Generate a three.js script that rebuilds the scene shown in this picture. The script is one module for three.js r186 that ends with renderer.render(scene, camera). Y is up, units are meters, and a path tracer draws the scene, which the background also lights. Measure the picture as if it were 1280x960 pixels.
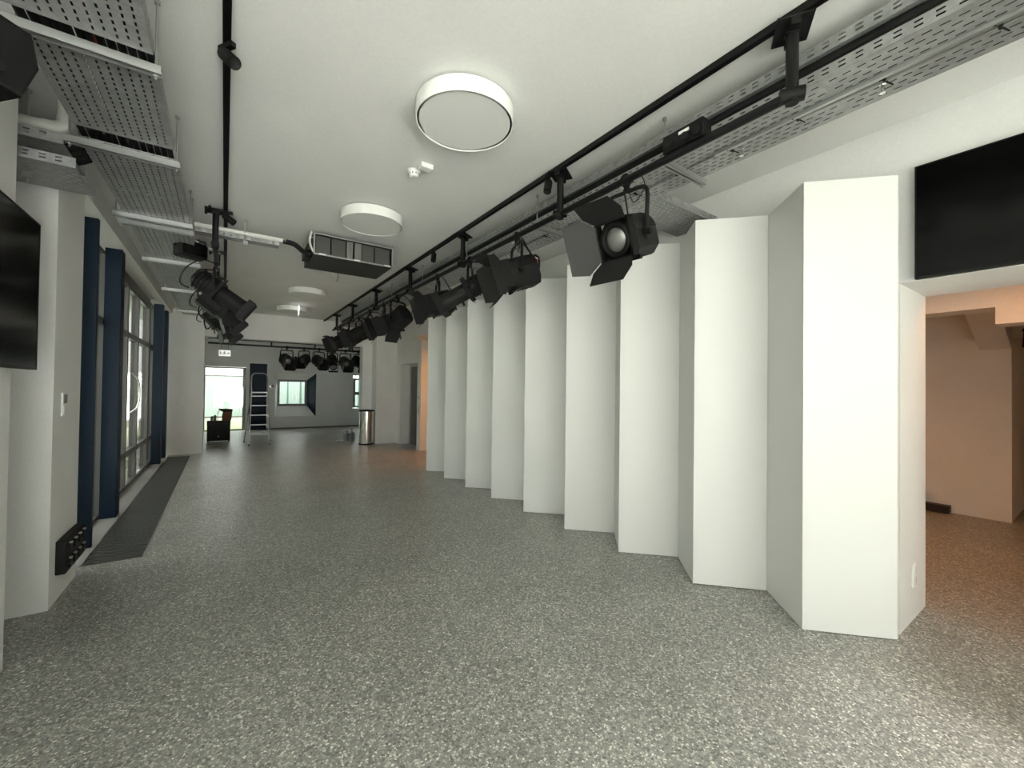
import * as THREE from 'three';
import { mergeGeometries } from 'three/addons/utils/BufferGeometryUtils.js';
import { RoundedBoxGeometry } from 'three/addons/geometries/RoundedBoxGeometry.js';
import { RectAreaLightUniformsLib } from 'three/addons/lights/RectAreaLightUniformsLib.js';
RectAreaLightUniformsLib.init();

// ───────────────────────── camera, sky, sun, exposure ─────────────────────────
const scene = new THREE.Scene();
const EYE = 1.55, FOCAL = 518.81, YAW = 0.605736, PITCH = 0.012604, ROLL = 0.012549;
const camera = new THREE.PerspectiveCamera(2 * Math.atan(480 / FOCAL) * 180 / Math.PI, 4 / 3, 0.05, 200);
{
  const f0 = new THREE.Vector3(Math.sin(YAW), 0, -Math.cos(YAW)), r0 = new THREE.Vector3(Math.cos(YAW), 0, Math.sin(YAW)), u0 = new THREE.Vector3(0, 1, 0);
  const f = f0.clone().multiplyScalar(Math.cos(PITCH)).addScaledVector(u0, Math.sin(PITCH));
  const u = u0.clone().multiplyScalar(Math.cos(PITCH)).addScaledVector(f0, -Math.sin(PITCH));
  const r = r0.clone().multiplyScalar(Math.cos(ROLL)).addScaledVector(u, Math.sin(ROLL));
  const up = u.clone().multiplyScalar(Math.cos(ROLL)).addScaledVector(r0, -Math.sin(ROLL));
  camera.quaternion.setFromRotationMatrix(new THREE.Matrix4().makeBasis(r, up, f.clone().negate()));
  camera.position.set(0, EYE, 0);
}
scene.add(camera);
const renderer = new THREE.WebGLRenderer({ antialias: true });
renderer.toneMapping = THREE.LinearToneMapping;
renderer.toneMappingExposure = 2.15;
renderer.shadowMap.enabled = true;
scene.background = new THREE.Color().setRGB(1.0, 1.0, 0.99);   // bright overcast sky
scene.backgroundIntensity = 2.3;
const sun = new THREE.DirectionalLight(new THREE.Color().setRGB(1, 0.97, 0.97), 88.0);
sun.position.set(3.7, 6.75, 22.0); sun.target.position.set(2.4, 0, 0);
sun.castShadow = true; sun.shadow.radius = 4; sun.shadow.mapSize.set(2048, 2048);
Object.assign(sun.shadow.camera, { left: -22, right: 22, top: 22, bottom: -22, near: 0.5, far: 70 });
scene.add(sun, sun.target);

// ───────────────────────── helpers ─────────────────────────
let seed = 7;
const rnd = () => { seed = (seed * 1664525 + 1013904223) >>> 0; return seed / 4294967296; };
const taken = {};
function numbered(n) { if (!(n in taken)) { taken[n] = 0; return n; } taken[n]++; return n + '_' + String(taken[n]).padStart(3, '0'); }
const V = (x, y, z) => new THREE.Vector3(x, y, z);
function finish(m) { m.castShadow = true; m.receiveShadow = true; return m; }
function metreUV(g) {                                     // uv in metres, by the way each face points
  const p = g.attributes.position, n = g.attributes.normal, uv = new Float32Array(p.count * 2);
  for (let i = 0; i < p.count; i++) {
    const ax = Math.abs(n.getX(i)), ay = Math.abs(n.getY(i)), az = Math.abs(n.getZ(i));
    let a, b;
    if (ay >= ax && ay >= az) { a = p.getX(i); b = p.getZ(i); } else if (ax >= az) { a = p.getZ(i); b = p.getY(i); } else { a = p.getX(i); b = p.getY(i); }
    uv[2 * i] = a; uv[2 * i + 1] = b;
  }
  g.setAttribute('uv', new THREE.BufferAttribute(uv, 2)); return g;
}
function box(x0, x1, y0, y1, z0, z1, r = 0) {
  const sx = Math.abs(x1 - x0), sy = Math.abs(y1 - y0), sz = Math.abs(z1 - z0);
  const g = r > 0 ? new RoundedBoxGeometry(sx, sy, sz, 2, Math.min(r, sx / 2.01, sy / 2.01, sz / 2.01)) : new THREE.BoxGeometry(sx, sy, sz);
  g.translate((x0 + x1) / 2, (y0 + y1) / 2, (z0 + z1) / 2); return g;
}
function cyl(a, b, r, r2 = r, seg = 16) {                 // cylinder between two points
  const A = V(...a), B = V(...b), d = B.clone().sub(A), L = d.length();
  const g = new THREE.CylinderGeometry(r2, r, L, seg, 1); g.translate(0, L / 2, 0);
  g.applyQuaternion(new THREE.Quaternion().setFromUnitVectors(V(0, 1, 0), d.normalize())); g.translate(A.x, A.y, A.z); return g;
}
function bar(a, b, w, h) {                                // square bar between two points
  const A = V(...a), B = V(...b), d = B.clone().sub(A), L = d.length(), g = new THREE.BoxGeometry(w, L, h);
  g.translate(0, L / 2, 0); g.applyQuaternion(new THREE.Quaternion().setFromUnitVectors(V(0, 1, 0), d.normalize())); g.translate(A.x, A.y, A.z); return g;
}
function tube(pts, r, n = 24, seg = 8) { return new THREE.TubeGeometry(new THREE.CatmullRomCurve3(pts.map(p => V(...p))), n, r, seg, false); }
function lathe(pts, seg = 28) { return new THREE.LatheGeometry(pts.map(p => new THREE.Vector2(p[0], p[1])), seg); }
function merge(gs) { return gs.length === 1 ? gs[0] : mergeGeometries(gs.map(g => { const h = g.index ? g.toNonIndexed() : g; for (const k of Object.keys(h.attributes)) if (!['position', 'normal', 'uv'].includes(k)) h.deleteAttribute(k); return h; })); }
function obj(name, geos, mat, parent, label) {            // one named mesh; parts keep plain names
  const m = finish(new THREE.Mesh(merge(Array.isArray(geos) ? geos : [geos]), mat));
  m.name = parent ? name : numbered(name); (parent || scene).add(m);
  if (label) m.userData.label = label;
  return m;
}
function tag(o, label, category, group, kind) { o.userData = { label, category }; if (group) o.userData.group = group; if (kind) o.userData.kind = kind; return o; }
function thing(name, label, category, pos = [0, 0, 0], turn = 0, group) {
  const o = new THREE.Group(); o.name = numbered(name); o.position.set(...pos); o.rotation.y = turn; scene.add(o); return tag(o, label, category, group);
}
function struct(name, geos, mat, label, category) { return tag(obj(name, geos, mat), label, category, null, 'structure'); }
function dup(root, pos, turn, label, group) { const r = root.clone(); r.name = numbered(root.name.replace(/_\d{3}$/, '')); r.position.set(...pos); r.rotation.y = turn; r.userData = { ...root.userData }; if (label) r.userData.label = label; if (group) r.userData.group = group; scene.add(r); return r; }

// ───────────────────────── textures and materials ─────────────────────────
function dataTex(n, fn, metres, srgb = true) {
  const d = new Uint8Array(n * n * 4);
  for (let y = 0; y < n; y++) for (let x = 0; x < n; x++) { const c = fn(x, y), i = (y * n + x) * 4; d[i] = c[0]; d[i + 1] = c[1]; d[i + 2] = c[2]; d[i + 3] = 255; }
  const t = new THREE.DataTexture(d, n, n); t.wrapS = t.wrapT = THREE.RepeatWrapping; t.magFilter = THREE.LinearFilter; t.minFilter = THREE.LinearMipmapLinearFilter; t.generateMipmaps = true;
  if (srgb) t.colorSpace = THREE.SRGBColorSpace; t.repeat.set(1 / metres, 1 / metres); t.needsUpdate = true; return t;
}
function hash(x, y, s) { let h = (x * 374761393 + y * 668265263 + s * 974634777) | 0; h = Math.imul(h ^ (h >>> 13), 1274126177); return ((h ^ (h >>> 16)) >>> 0) / 4294967296; }
function noiseTile(n, cells, s) {                         // tileable value noise
  return (x, y) => {
    const fx = x / n * cells, fy = y / n * cells, ix = Math.floor(fx), iy = Math.floor(fy), u = fx - ix, v = fy - iy, a = u * u * (3 - 2 * u), b = v * v * (3 - 2 * v), m = i => ((i % cells) + cells) % cells;
    const p = hash(m(ix), m(iy), s), q = hash(m(ix + 1), m(iy), s), r = hash(m(ix), m(iy + 1), s), t = hash(m(ix + 1), m(iy + 1), s);
    return (p * (1 - a) + q * a) * (1 - b) + (r * (1 - a) + t * a) * b;
  };
}
const terrazzo = (() => {                                 // ground concrete with stone chips of many tones
  const n = 2048, m = 3.2, G = 335, cs = n / G, lo = noiseTile(n, 7, 3), mid = noiseTile(n, 23, 5), fine = noiseTile(n, 700, 9);
  const px = [], py = [], tone = [], size = [];
  for (let j = 0; j < G; j++) for (let i = 0; i < G; i++) { px.push((i + hash(i, j, 1)) * cs); py.push((j + hash(i, j, 2)) * cs); tone.push(hash(i, j, 3)); size.push(0.25 + 0.75 * hash(i, j, 4)); }
  return dataTex(n, (x, y) => {
    const ci = Math.floor(x / cs), cj = Math.floor(y / cs); let best = 1e9, second = 1e9, k = 0;
    for (let dj = -1; dj <= 1; dj++) for (let di = -1; di <= 1; di++) {
      const i = (ci + di + G) % G, j = (cj + dj + G) % G, q = j * G + i; let dx = Math.abs(px[q] - x), dy = Math.abs(py[q] - y); if (dx > n / 2) dx = n - dx; if (dy > n / 2) dy = n - dy;
      const d = (dx * dx + dy * dy) / (size[q] * size[q]); if (d < best) { second = best; best = d; k = q; } else if (d < second) second = d;
    }
    const edge = Math.sqrt(second) - Math.sqrt(best), t = tone[k];
    let c = t < 0.25 ? 106 + 130 * t : t < 0.60 ? 146 + 60 * (t - 0.25) : t < 0.84 ? 176 + 110 * (t - 0.6) : 208 + 230 * (t - 0.84);
    if (edge < 1.6) c = 142;
    c += 3 + (lo(x, y) - 0.5) * 9 + (mid(x, y) - 0.5) * 7 + (fine(x, y) - 0.5) * 14;
    return [c * 1.0, c * 1.0, c * 0.965];
  }, m);
})();
const floorRough = (() => { const n = 512, a = noiseTile(n, 9, 21), b = noiseTile(n, 60, 22); return dataTex(n, (x, y) => { const v = 75 + 16 * a(x, y) + 18 * b(x, y); return [v, v, v]; }, 3.7, false); })();
const paintTone = (() => { const n = 512, a = noiseTile(n, 6, 31), b = noiseTile(n, 160, 32); return dataTex(n, (x, y) => { const v = 244 + 6 * a(x, y) + 5 * b(x, y); return [v, v, v]; }, 1.7); })();
const paintBump = (() => { const n = 512, a = noiseTile(n, 200, 41), b = noiseTile(n, 90, 42); return dataTex(n, (x, y) => { const v = 100 + 80 * a(x, y) + 60 * b(x, y); return [v, v, v]; }, 0.8, false); })();
const zincTone = (() => { const n = 512, a = noiseTile(n, 14, 51), b = noiseTile(n, 60, 52), c = noiseTile(n, 200, 53); return dataTex(n, (x, y) => { const v = 196 + 24 * a(x, y) + 16 * b(x, y) + 10 * c(x, y); return [v, v, v]; }, 0.6); })();
const S = (o) => new THREE.MeshStandardMaterial(o), rgb = (r, g, b) => new THREE.Color().setRGB(r, g, b);
const D = (o) => new THREE.MeshPhysicalMaterial({ specularIntensity: 0.45, ...o });
const M = {
  floor: S({ map: terrazzo, roughnessMap: floorRough, roughness: 1, color: rgb(1, 1, 1) }),
  wall: S({ color: rgb(0.86, 0.86, 0.85), map: paintTone, bumpMap: paintBump, bumpScale: 0.0004, roughness: 0.75 }),
  ceiling: S({ color: rgb(0.87, 0.87, 0.85), map: paintTone, bumpMap: paintBump, bumpScale: 0.0004, roughness: 0.9 }),
  panel: S({ color: rgb(0.79, 0.795, 0.78), roughness: 0.5 }),
  concrete: S({ color: rgb(0.36, 0.36, 0.34), map: paintTone, roughness: 0.8 }),
  navy: D({ color: rgb(0.0025, 0.013, 0.029), roughness: 0.5 }),
  frame: S({ color: rgb(0.17, 0.168, 0.162), roughness: 0.45, metalness: 0.3 }),
  glass: new THREE.MeshPhysicalMaterial({ color: rgb(0.95, 0.97, 0.955), transmission: 1, roughness: 0.02, thickness: 0, ior: 1.5 }),
  tint: new THREE.MeshPhysicalMaterial({ color: rgb(0.60, 0.61, 0.595), transmission: 1, roughness: 0.02, thickness: 0, ior: 1.5 }),
  sunDimGlass: new THREE.MeshPhysicalMaterial({ color: rgb(0.17, 0.17, 0.167), transmission: 1, roughness: 0.02, thickness: 0, ior: 1.5 }),  // made-up dark glass, only there to weaken sun from behind the viewpoint
  zinc: S({ color: rgb(0.47, 0.48, 0.475), map: zincTone, roughness: 0.5, metalness: 0.45 }),
  zincBright: S({ color: rgb(0.42, 0.43, 0.42), roughness: 0.4, metalness: 0.7 }),
  chrome: S({ color: rgb(0.75, 0.74, 0.72), roughness: 0.16, metalness: 1 }),
  brushed: S({ color: rgb(0.55, 0.54, 0.52), roughness: 0.33, metalness: 1 }),
  liftSteel: S({ color: rgb(0.16, 0.15, 0.14), roughness: 0.35, metalness: 0.9 }),
  alu: S({ color: rgb(0.42, 0.42, 0.42), roughness: 0.38, metalness: 0.9 }),
  black: D({ color: rgb(0.005, 0.005, 0.0052), roughness: 0.55 }),
  blackMetal: D({ color: rgb(0.008, 0.008, 0.0083), roughness: 0.45 }),
  lampBlack: D({ color: rgb(0.011, 0.011, 0.011), roughness: 0.55 }),
  flap: D({ color: rgb(0.02, 0.02, 0.02), roughness: 0.5 }),
  cable: D({ color: rgb(0.006, 0.006, 0.006), roughness: 0.6 }),
  screen: D({ color: rgb(0.002, 0.002, 0.002), roughness: 0.14 }),
  white: S({ color: rgb(0.88, 0.88, 0.86), roughness: 0.45 }),
  diffuser: S({ color: rgb(0.80, 0.81, 0.79), roughness: 0.5 }),
  pipeWhite: S({ color: rgb(0.72, 0.72, 0.68), roughness: 0.5 }),
  grey: S({ color: rgb(0.2, 0.2, 0.19), roughness: 0.6 }),
  coil: S({ color: rgb(0.085, 0.085, 0.08), roughness: 0.55, metalness: 0.5 }),
  acBody: S({ color: rgb(0.055, 0.057, 0.057), roughness: 0.5, metalness: 0.45 }),
  cell: S({ color: rgb(0.2, 0.2, 0.19), roughness: 0.5, metalness: 0.4 }),
  red: S({ color: rgb(0.34, 0.012, 0.02), roughness: 0.35 }),
  lens: new THREE.MeshPhysicalMaterial({ color: rgb(0.32, 0.32, 0.31), roughness: 0.25, metalness: 0.55, clearcoat: 1, clearcoatRoughness: 0.1 }),
  grate: S({ color: rgb(0.11, 0.11, 0.105), roughness: 0.45, metalness: 0.5 }),
  brown: S({ color: rgb(0.17, 0.075, 0.03), roughness: 0.7 }),
  darkSteel: S({ color: rgb(0.03, 0.026, 0.024), roughness: 0.5, metalness: 0.4 }),
  bottle: new THREE.MeshPhysicalMaterial({ color: rgb(0.5, 0.55, 0.55), transmission: 0.8, roughness: 0.08, thickness: 0.02, ior: 1.4 }),
  lawn: S({ color: rgb(0.27, 0.30, 0.17), roughness: 1 }),
  paving: S({ color: rgb(0.46, 0.46, 0.40), roughness: 0.9 }),
  leaf: S({ color: rgb(0.10, 0.17, 0.055), roughness: 0.8 }),
  render: S({ color: rgb(0.6, 0.62, 0.6), roughness: 0.9 }),
  fence: S({ color: rgb(0.42, 0.50, 0.48), roughness: 0.6 }),
  fenceDark: S({ color: rgb(0.10, 0.18, 0.15), roughness: 0.8 }),
};

// ───────────────────────── structure ─────────────────────────
const CEIL = 3.325;
struct('floor', metreUV(merge([box(-0.575, 9.6, -0.2, 0, -17.15, 3.2), box(-0.575, 4.25, -0.2, 0, 3.2, 9.2), box(-1.9, -0.575, -0.2, 0, -4.97, -1.7), box(-10.2, -0.575, -0.2, 0, -1.7, 9.2), box(-1.0, -0.575, -0.2, 0, -17.15, -11.55)])), M.floor, 'grey polished terrazzo floor with pale stone chips', 'floor');
struct('trim_1', box(-1.3, -0.985, -0.2, 0, -11.55, -4.97), M.concrete, 'pale concrete threshold strip between the windows and the floor grating', 'threshold');
struct('trim_2', box(-0.985, -0.575, -0.21, -0.19, -11.55, -4.97), M.concrete, 'concrete channel under the floor grating', 'channel');
struct('ceiling', metreUV(merge([box(-1.9, 4.25, CEIL, CEIL + 0.25, -17.5, -1.7), box(-10.2, 4.25, CEIL, CEIL + 0.25, -1.7, 9.2)])), M.ceiling, 'smooth off-white plastered ceiling of the hall', 'ceiling');
struct('wall_left', metreUV(merge([box(-1.25, -0.96, 0, CEIL, -3.42, -1.7), box(-10.2, -1.25, 0, CEIL, -1.9, -1.7), box(-10.2, -10.0, 0, CEIL, -1.7, 9.2), box(-1.95, -1.75, 0, CEIL, -4.3, -3.2), box(-1.75, -1.25, 0, CEIL, -3.42, -3.2)])), M.wall, 'white wall carrying the large black screen beside the recess', 'wall');
struct('pillar', metreUV(box(-1.8, -0.963, 0, CEIL, -4.77, -4.13)), M.wall, 'white wall pier with a light switch and a black socket box', 'pillar');
struct('beam', metreUV(box(-1.32, -0.97, 3.13, CEIL, -11.8, -4.77)), M.wall, 'white downstand beam along the top of the tall windows', 'beam');
struct('pillar', metreUV(box(-1.32, -0.39, 0, CEIL, -12.2, -11.8)), M.wall, 'white wall pier at the end of the floor grating', 'pillar');
struct('beam', metreUV(box(-0.39, 3.16, 2.69, CEIL, -12.2, -11.9)), M.wall, 'deep white beam spanning the hall in front of the far room', 'beam');
struct('wall_right', metreUV(box(3.6, 4.25, 0, CEIL, -7.75, -0.78)), M.wall, 'white wall behind the folding screen', 'wall');
struct('wall_right_lintel', metreUV(merge([box(3.6, 4.25, 2.27, CEIL, -0.78, 0.7), box(3.6, 4.25, 0, CEIL, 0.7, 9.2)])), M.wall, 'white lintel above the opening to the warmly lit room', 'lintel');
struct('wall_lift', metreUV(merge([box(3.16, 3.45, 0, CEIL, -12.2, -11.9), box(3.42, 4.0, 0, CEIL, -12.2, -11.5), box(4.0, 4.5, 0, CEIL, -12.2, -11.2), box(4.0, 4.55, 2.19, CEIL, -11.2, -9.98), box(4.33, 4.55, 0, 2.19, -11.2, -9.98), box(4.0, 4.55, 0, CEIL, -9.98, -9.74), box(4.55, 8.1, 0, CEIL, -9.98, -9.74), box(3.66, 4.25, 2.75, CEIL, -9.74, -7.75)])), M.wall, 'white wall around the lift doorway', 'wall');
// warmly lit side room
struct('wall_side_room', metreUV(merge([box(7.88, 8.1, 0, 2.275, -9.74, -0.69), box(8.0, 8.2, 2.275, 2.9, -9.74, 3.2), box(8.1, 9.3, 0, 2.6, -0.80, -0.69), box(9.3, 9.5, 0, 2.9, -0.69, 3.2), box(4.25, 9.5, 0, 2.9, 3.0, 3.2)])), M.wall, 'plain far wall of the warmly lit side room', 'wall');
struct('ceiling_side_room', metreUV(merge([box(4.25, 9.6, 2.62, 2.9, -9.98, 3.2)])), M.ceiling, 'low ceiling of the warmly lit side room', 'ceiling');
struct('beam', metreUV(merge([box(5.5, 5.8, 2.318, 2.62, -9.74, -0.572), box(5.5, 5.8, 2.168, 2.62, -0.572, 3.0)])), M.wall, 'stepped beam face under the side room ceiling', 'beam');
{ const s = new THREE.Shape([new THREE.Vector2(6.85, 2.49), new THREE.Vector2(7.88, 2.12), new THREE.Vector2(7.88, 2.62), new THREE.Vector2(6.85, 2.62)]);
  const g = new THREE.ExtrudeGeometry(s, { depth: 0.26, bevelEnabled: false }); g.translate(0, 0, -0.95); struct('soffit', metreUV(g), M.wall, 'sloping soffit box under the side room ceiling', 'soffit'); }
// far room
{ const z0 = -17.5, z1 = -17.15;   // wall with a door opening and splayed window openings
  const W = [box(-1.3, -0.62, 0, CEIL, z0, z1), box(-0.62, 0.62, 2.2, CEIL, z0, z1), box(0.62, 1.5, 0, CEIL, z0, z1), box(1.5, 2.85, 0, 0.44, z0, z1), box(1.5, 2.85, 2.05, CEIL, z0, z1), box(2.85, 4.2, 0, CEIL, z0, z1), box(4.2, 5.4, 0, 0.7, z0, z1), box(4.2, 5.4, 2.02, CEIL, z0, z1), box(5.4, 8.1, 0, CEIL, z0, z1)];
  struct('wall_far', metreUV(merge(W)), M.wall, 'grey-shaded far wall with a glazed door and a deep window', 'wall');
  struct('wall_far_room', metreUV(merge([box(-1.32, -1.0, 0, CEIL, -17.5, -12.2), box(5.9, 6.1, 0, CEIL, -17.15, -12.2), box(4.25, 6.1, CEIL, CEIL + 0.25, -17.5, -12.0), box(4.5, 6.1, 0, CEIL, -12.2, -12.0)])), M.wall, 'side walls of the far room', 'wall');
  struct('baseboard_far', merge([box(1.0, 5.9, 0, 0.05, -17.15, -17.138)]), M.grey, 'thin grey skirting along the far wall', 'skirting');
}
// back of the hall behind the viewpoint: wide glazing
struct('wall_back', metreUV(merge([box(-10.2, 3.6, 3.12, CEIL, 9, 9.2)])), M.wall, 'white wall around the wide glazing behind the viewpoint', 'wall');

function windowUnit(name, label, axis, at, lines, ys, w, d, glass, group) {   // a grid of frame members and panes; axis 'x': plane x = at
  const o = thing(name, label, 'window', [0, 0, 0], 0, group); o.userData.kind = 'structure';
  const B = (a0, a1, y0, y1, dd) => axis === 'x' ? box(at - dd / 2, at + dd / 2, y0, y1, a0, a1) : box(a0, a1, y0, y1, at - dd / 2, at + dd / 2);
  const y0 = ys[0], y1 = ys[ys.length - 1];
  for (const a of lines) obj('frame_post', B(a - w / 2, a + w / 2, y0, y1, d), M.frame, o);
  for (let i = 0; i + 1 < lines.length; i++) {
    for (const y of ys) obj('transom', B(lines[i] + w / 2, lines[i + 1] - w / 2, y === y0 ? y : y - w / 2, y === y1 ? y : y + w / 2, d * 0.9), M.frame, o);
    for (let j = 0; j + 1 < ys.length; j++) obj('pane', B(lines[i] + w / 2, lines[i + 1] - w / 2, ys[j] + w / 2, ys[j + 1] - w / 2, 0.006), typeof glass === 'function' ? glass(i, j) : glass, o);
  }
  return o;
}
windowUnit('window_1', 'tall grey-framed window beside the white wall pier', 'x', -1.21, [-6.7, -5.85, -4.82], [0, 2.28, 3.1], 0.075, 0.09, M.tint);
const doorWin = windowUnit('window_2', 'tall grey-framed glazing with a door and curved handle between the blue posts', 'x', -1.21, [-10.2, -9.05, -8.15, -6.78], [0.02, 0.52, 2.28, 3.0], 0.085, 0.09, M.tint);
obj('handle', tube([[-1.16, 1.12, -8.42], [-1.09, 1.2, -8.42], [-1.06, 1.42, -8.42], [-1.09, 1.64, -8.42], [-1.16, 1.72, -8.42]], 0.014), M.chrome, doorWin, 'curved steel pull handle');
obj('header', box(-1.25, -1.16, 3.0, 3.13, -10.2, -6.78), M.frame, doorWin);
windowUnit('window_3', 'tall narrow grey-framed window beside the far blue posts', 'x', -1.21, [-11.75, -10.95, -10.3], [0.02, 0.52, 2.28, 3.1], 0.085, 0.09, M.tint);
windowUnit('window_4', 'unseen wide floor-to-lintel glazing behind the viewpoint with added dark panes dimming the sun', 'z', 9.1, [-9.96, -8.6, -7.2, -5.8, -4.4, -3.0, -1.5, -0.15, 1.2, 2.4, 3.56], [0.0, 1.95, 3.12], 0.07, 0.08, (i, j) => j === 1 || i > 8 ? M.sunDimGlass : i === 8 ? M.tint : M.glass);  // upper row and right-hand bays given darker glass to soften the sun patches
{ const d = windowUnit('door_1', 'glazed exit door filled with bright daylight', 'z', -17.3, [-0.58, 0.575], [0.0, 2.19], 0.1, 0.09, M.glass); d.userData.category = 'door';
  obj('handle', merge([cyl([0.545, 0.85, -17.24], [0.545, 1.5, -17.24], 0.014), cyl([0.545, 0.9, -17.26], [0.545, 0.9, -17.23], 0.01), cyl([0.545, 1.45, -17.26], [0.545, 1.45, -17.23], 0.01)]), M.chrome, d); }
windowUnit('window_5', 'small square window set deep in the far wall', 'z', -17.46, [1.60, 2.58], [0.83, 1.80], 0.15, 0.07, M.glass);
windowUnit('window_6', 'small square window partly hidden by the lift pier', 'z', -17.46, [4.30, 4.85, 5.35], [0.74, 1.30, 1.9], 0.12, 0.07, M.glass);
function quad(a, b, c, d, t) {   // thick slab with front corners a b c d, thickness pushed by vector t
  const P = [a, b, c, d].map(p => V(...p)), Q = P.map(p => p.clone().add(V(...t))), f = [];
  const tri = (x, y, z) => f.push(x, y, z), face = (x, y, z, w) => { tri(x, y, z); tri(x, z, w); };
  face(...P); face(Q[3], Q[2], Q[1], Q[0]); for (let i = 0; i < 4; i++) { const j = (i + 1) % 4; face(P[i], Q[i], Q[j], P[j]); }
  const g = new THREE.BufferGeometry(); g.setAttribute('position', new THREE.Float32BufferAttribute(f.flatMap(v => [v.x, v.y, v.z]), 3)); g.computeVertexNormals();
  return metreUV(g);
}
{ const z = -17.15, zi = -17.43, o = thing('splayed_reveal', 'splayed window reveal with a navy blue right cheek', 'reveal'); o.userData.kind = 'structure';
  obj('navy_cheek', quad([2.835, 0.45, z], [2.835, 2.04, z], [2.585, 1.80, zi], [2.585, 0.83, zi], [0.02, 0, 0]), M.navy, o, 'navy blue reveal side');
  obj('cheek', quad([1.505, 0.45, z], [1.505, 2.04, z], [1.60, 1.80, zi], [1.60, 0.83, zi], [-0.01, 0, 0]), M.wall, o);
  obj('head', quad([1.505, 2.04, z], [2.835, 2.04, z], [2.585, 1.80, zi], [1.60, 1.80, zi], [0, 0.01, 0]), M.wall, o);
  obj('sill', quad([1.505, 0.45, z], [2.835, 0.45, z], [2.585, 0.83, zi], [1.60, 0.83, zi], [0, -0.01, 0]), M.wall, o); }
tag(obj('navy_panel', box(0.72, 1.24, 0, 2.34, -17.147, -17.125, 0.004), M.navy), 'tall navy blue panel on the wall beside the glazed exit door', 'panel');

// ───────────────────────── folding screen ─────────────────────────
{ const o = thing('folding_screen', 'long white zigzag folding screen of tall flat panels', 'screen', [3.13, 0, -1.155]);
  const pts = [[0.375, 0.385]]; for (let k = 0; k < 9; k++) { pts.push([0, -0.7695 * k]); pts.push([0.372, -0.7695 * k - 0.38]); }
  for (let i = 0; i + 1 < pts.length; i++) {
    const [ax, az] = pts[i], [bx, bz] = pts[i + 1], L = Math.hypot(bx - ax, bz - az), ex = (bx - ax) / L * 0.0012, ez = (bz - az) / L * 0.0012, t = 0.03;
    const s = new THREE.Shape([[ax + ex, az + ez], [bx - ex, bz - ez], [bx - ex + t, bz - ez], [ax + ex + t, az + ez]].map(q => new THREE.Vector2(q[0], -q[1])));
    const g = new THREE.ExtrudeGeometry(s, { depth: 2.94, bevelEnabled: false }); g.rotateX(-Math.PI / 2); g.translate(0, 0.006, 0);
    obj('panel', g, M.panel, o);
  }
}

// ───────────────────────── blue posts, floor grating ─────────────────────────
{ const zs = [-5.5, -6.6, -10.6, -11.42], lab = ['navy blue square post next to the white wall pier', 'navy blue square post in front of the grey glazed door', 'navy blue square post at the far end of the floor grating', 'navy blue square post against the far wall pier'];
  zs.forEach((z, i) => tag(obj('square_post', box(-1.158, -1.012, 0, 3.13, z - (i ? 0.19 : 0.05), z, 0.006), M.navy), lab[i], 'post')); }
{ const o = thing('floor_grating', 'long dark metal floor grating with cross bars beside the windows', 'grating', [-0.78, 0, -8.26]);
  for (const s of [-1, 1]) obj('edge_frame', box(s * 0.2 - 0.006, s * 0.2 + 0.006, -0.03, 0.001, -3.28, 3.28), M.brushed, o);
  const g = box(-0.192, 0.192, -0.022, -0.002, -0.019, 0.019, 0.003);
  for (let i = 0; i < 104; i++) { const m = obj('bar', g, M.grate, o); m.position.z = 3.255 - i * 0.0632; }
}

// ───────────────────────── ceiling lamps ─────────────────────────
function ceilingLamp(z, label) {
  const o = thing('ceiling_lamp', label, 'ceiling lamp', [1.22, CEIL, z], 0, 'round ceiling lamps');
  obj('rim', lathe([[0.285, -0.012], [0.305, -0.012], [0.305, -0.104], [0.303, -0.107], [0.297, -0.107], [0.296, -0.1], [0.285, -0.1]], 64), M.white, o);
  obj('diffuser', lathe([[0, -0.1], [0.297, -0.1], [0.297, -0.096], [0, -0.096]], 64), M.diffuser, o);
  obj('base_plate', lathe([[0, 0], [0.27, 0], [0.27, -0.09], [0, -0.09]], 48), M.white, o);
}
const lampWords = ['near the smoke detector', 'just before the ceiling fan-coil unit', 'hidden behind the ceiling fan-coil unit', 'between the fan-coil unit and the far beam', 'closest to the far beam'];
ceilingLamp(-0.3, 'switched-off round white ceiling lamp over the near floor');
[-2.32, -4.33, -6.35, -8.4, -10.42].forEach((z, i) => ceilingLamp(z, 'switched-off round white drum ceiling lamp ' + lampWords[i]));

// ───────────────────────── cable trays ─────────────────────────
const plateCache = {};
function slotted(w, L, rows, pitch, slotL, slotW, stagger, edge) {   // flat sheet w (x) by L (y) with slots along y
  const key = [w, L, rows.join(), pitch, slotL, slotW, stagger].join(); if (plateCache[key]) return plateCache[key];
  const s = new THREE.Shape([[0, 0], [w, 0], [w, L], [0, L]].map(p => new THREE.Vector2(...p)));
  rows.forEach((x, r) => { for (let y = edge + (stagger && r % 2 ? pitch / 2 : 0); y + slotL < L - 0.008; y += pitch) s.holes.push(new THREE.Path([[x - slotW / 2, y], [x - slotW / 2, y + slotL], [x + slotW / 2, y + slotL], [x + slotW / 2, y]].map(p => new THREE.Vector2(...p)))); });
  const g = new THREE.ExtrudeGeometry(s, { depth: 0.0015, bevelEnabled: false }); return plateCache[key] = g;
}
function sheetRows(w, n) { return Array.from({ length: n }, (_, i) => w * (i + 1) / (n + 1)); }
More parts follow.
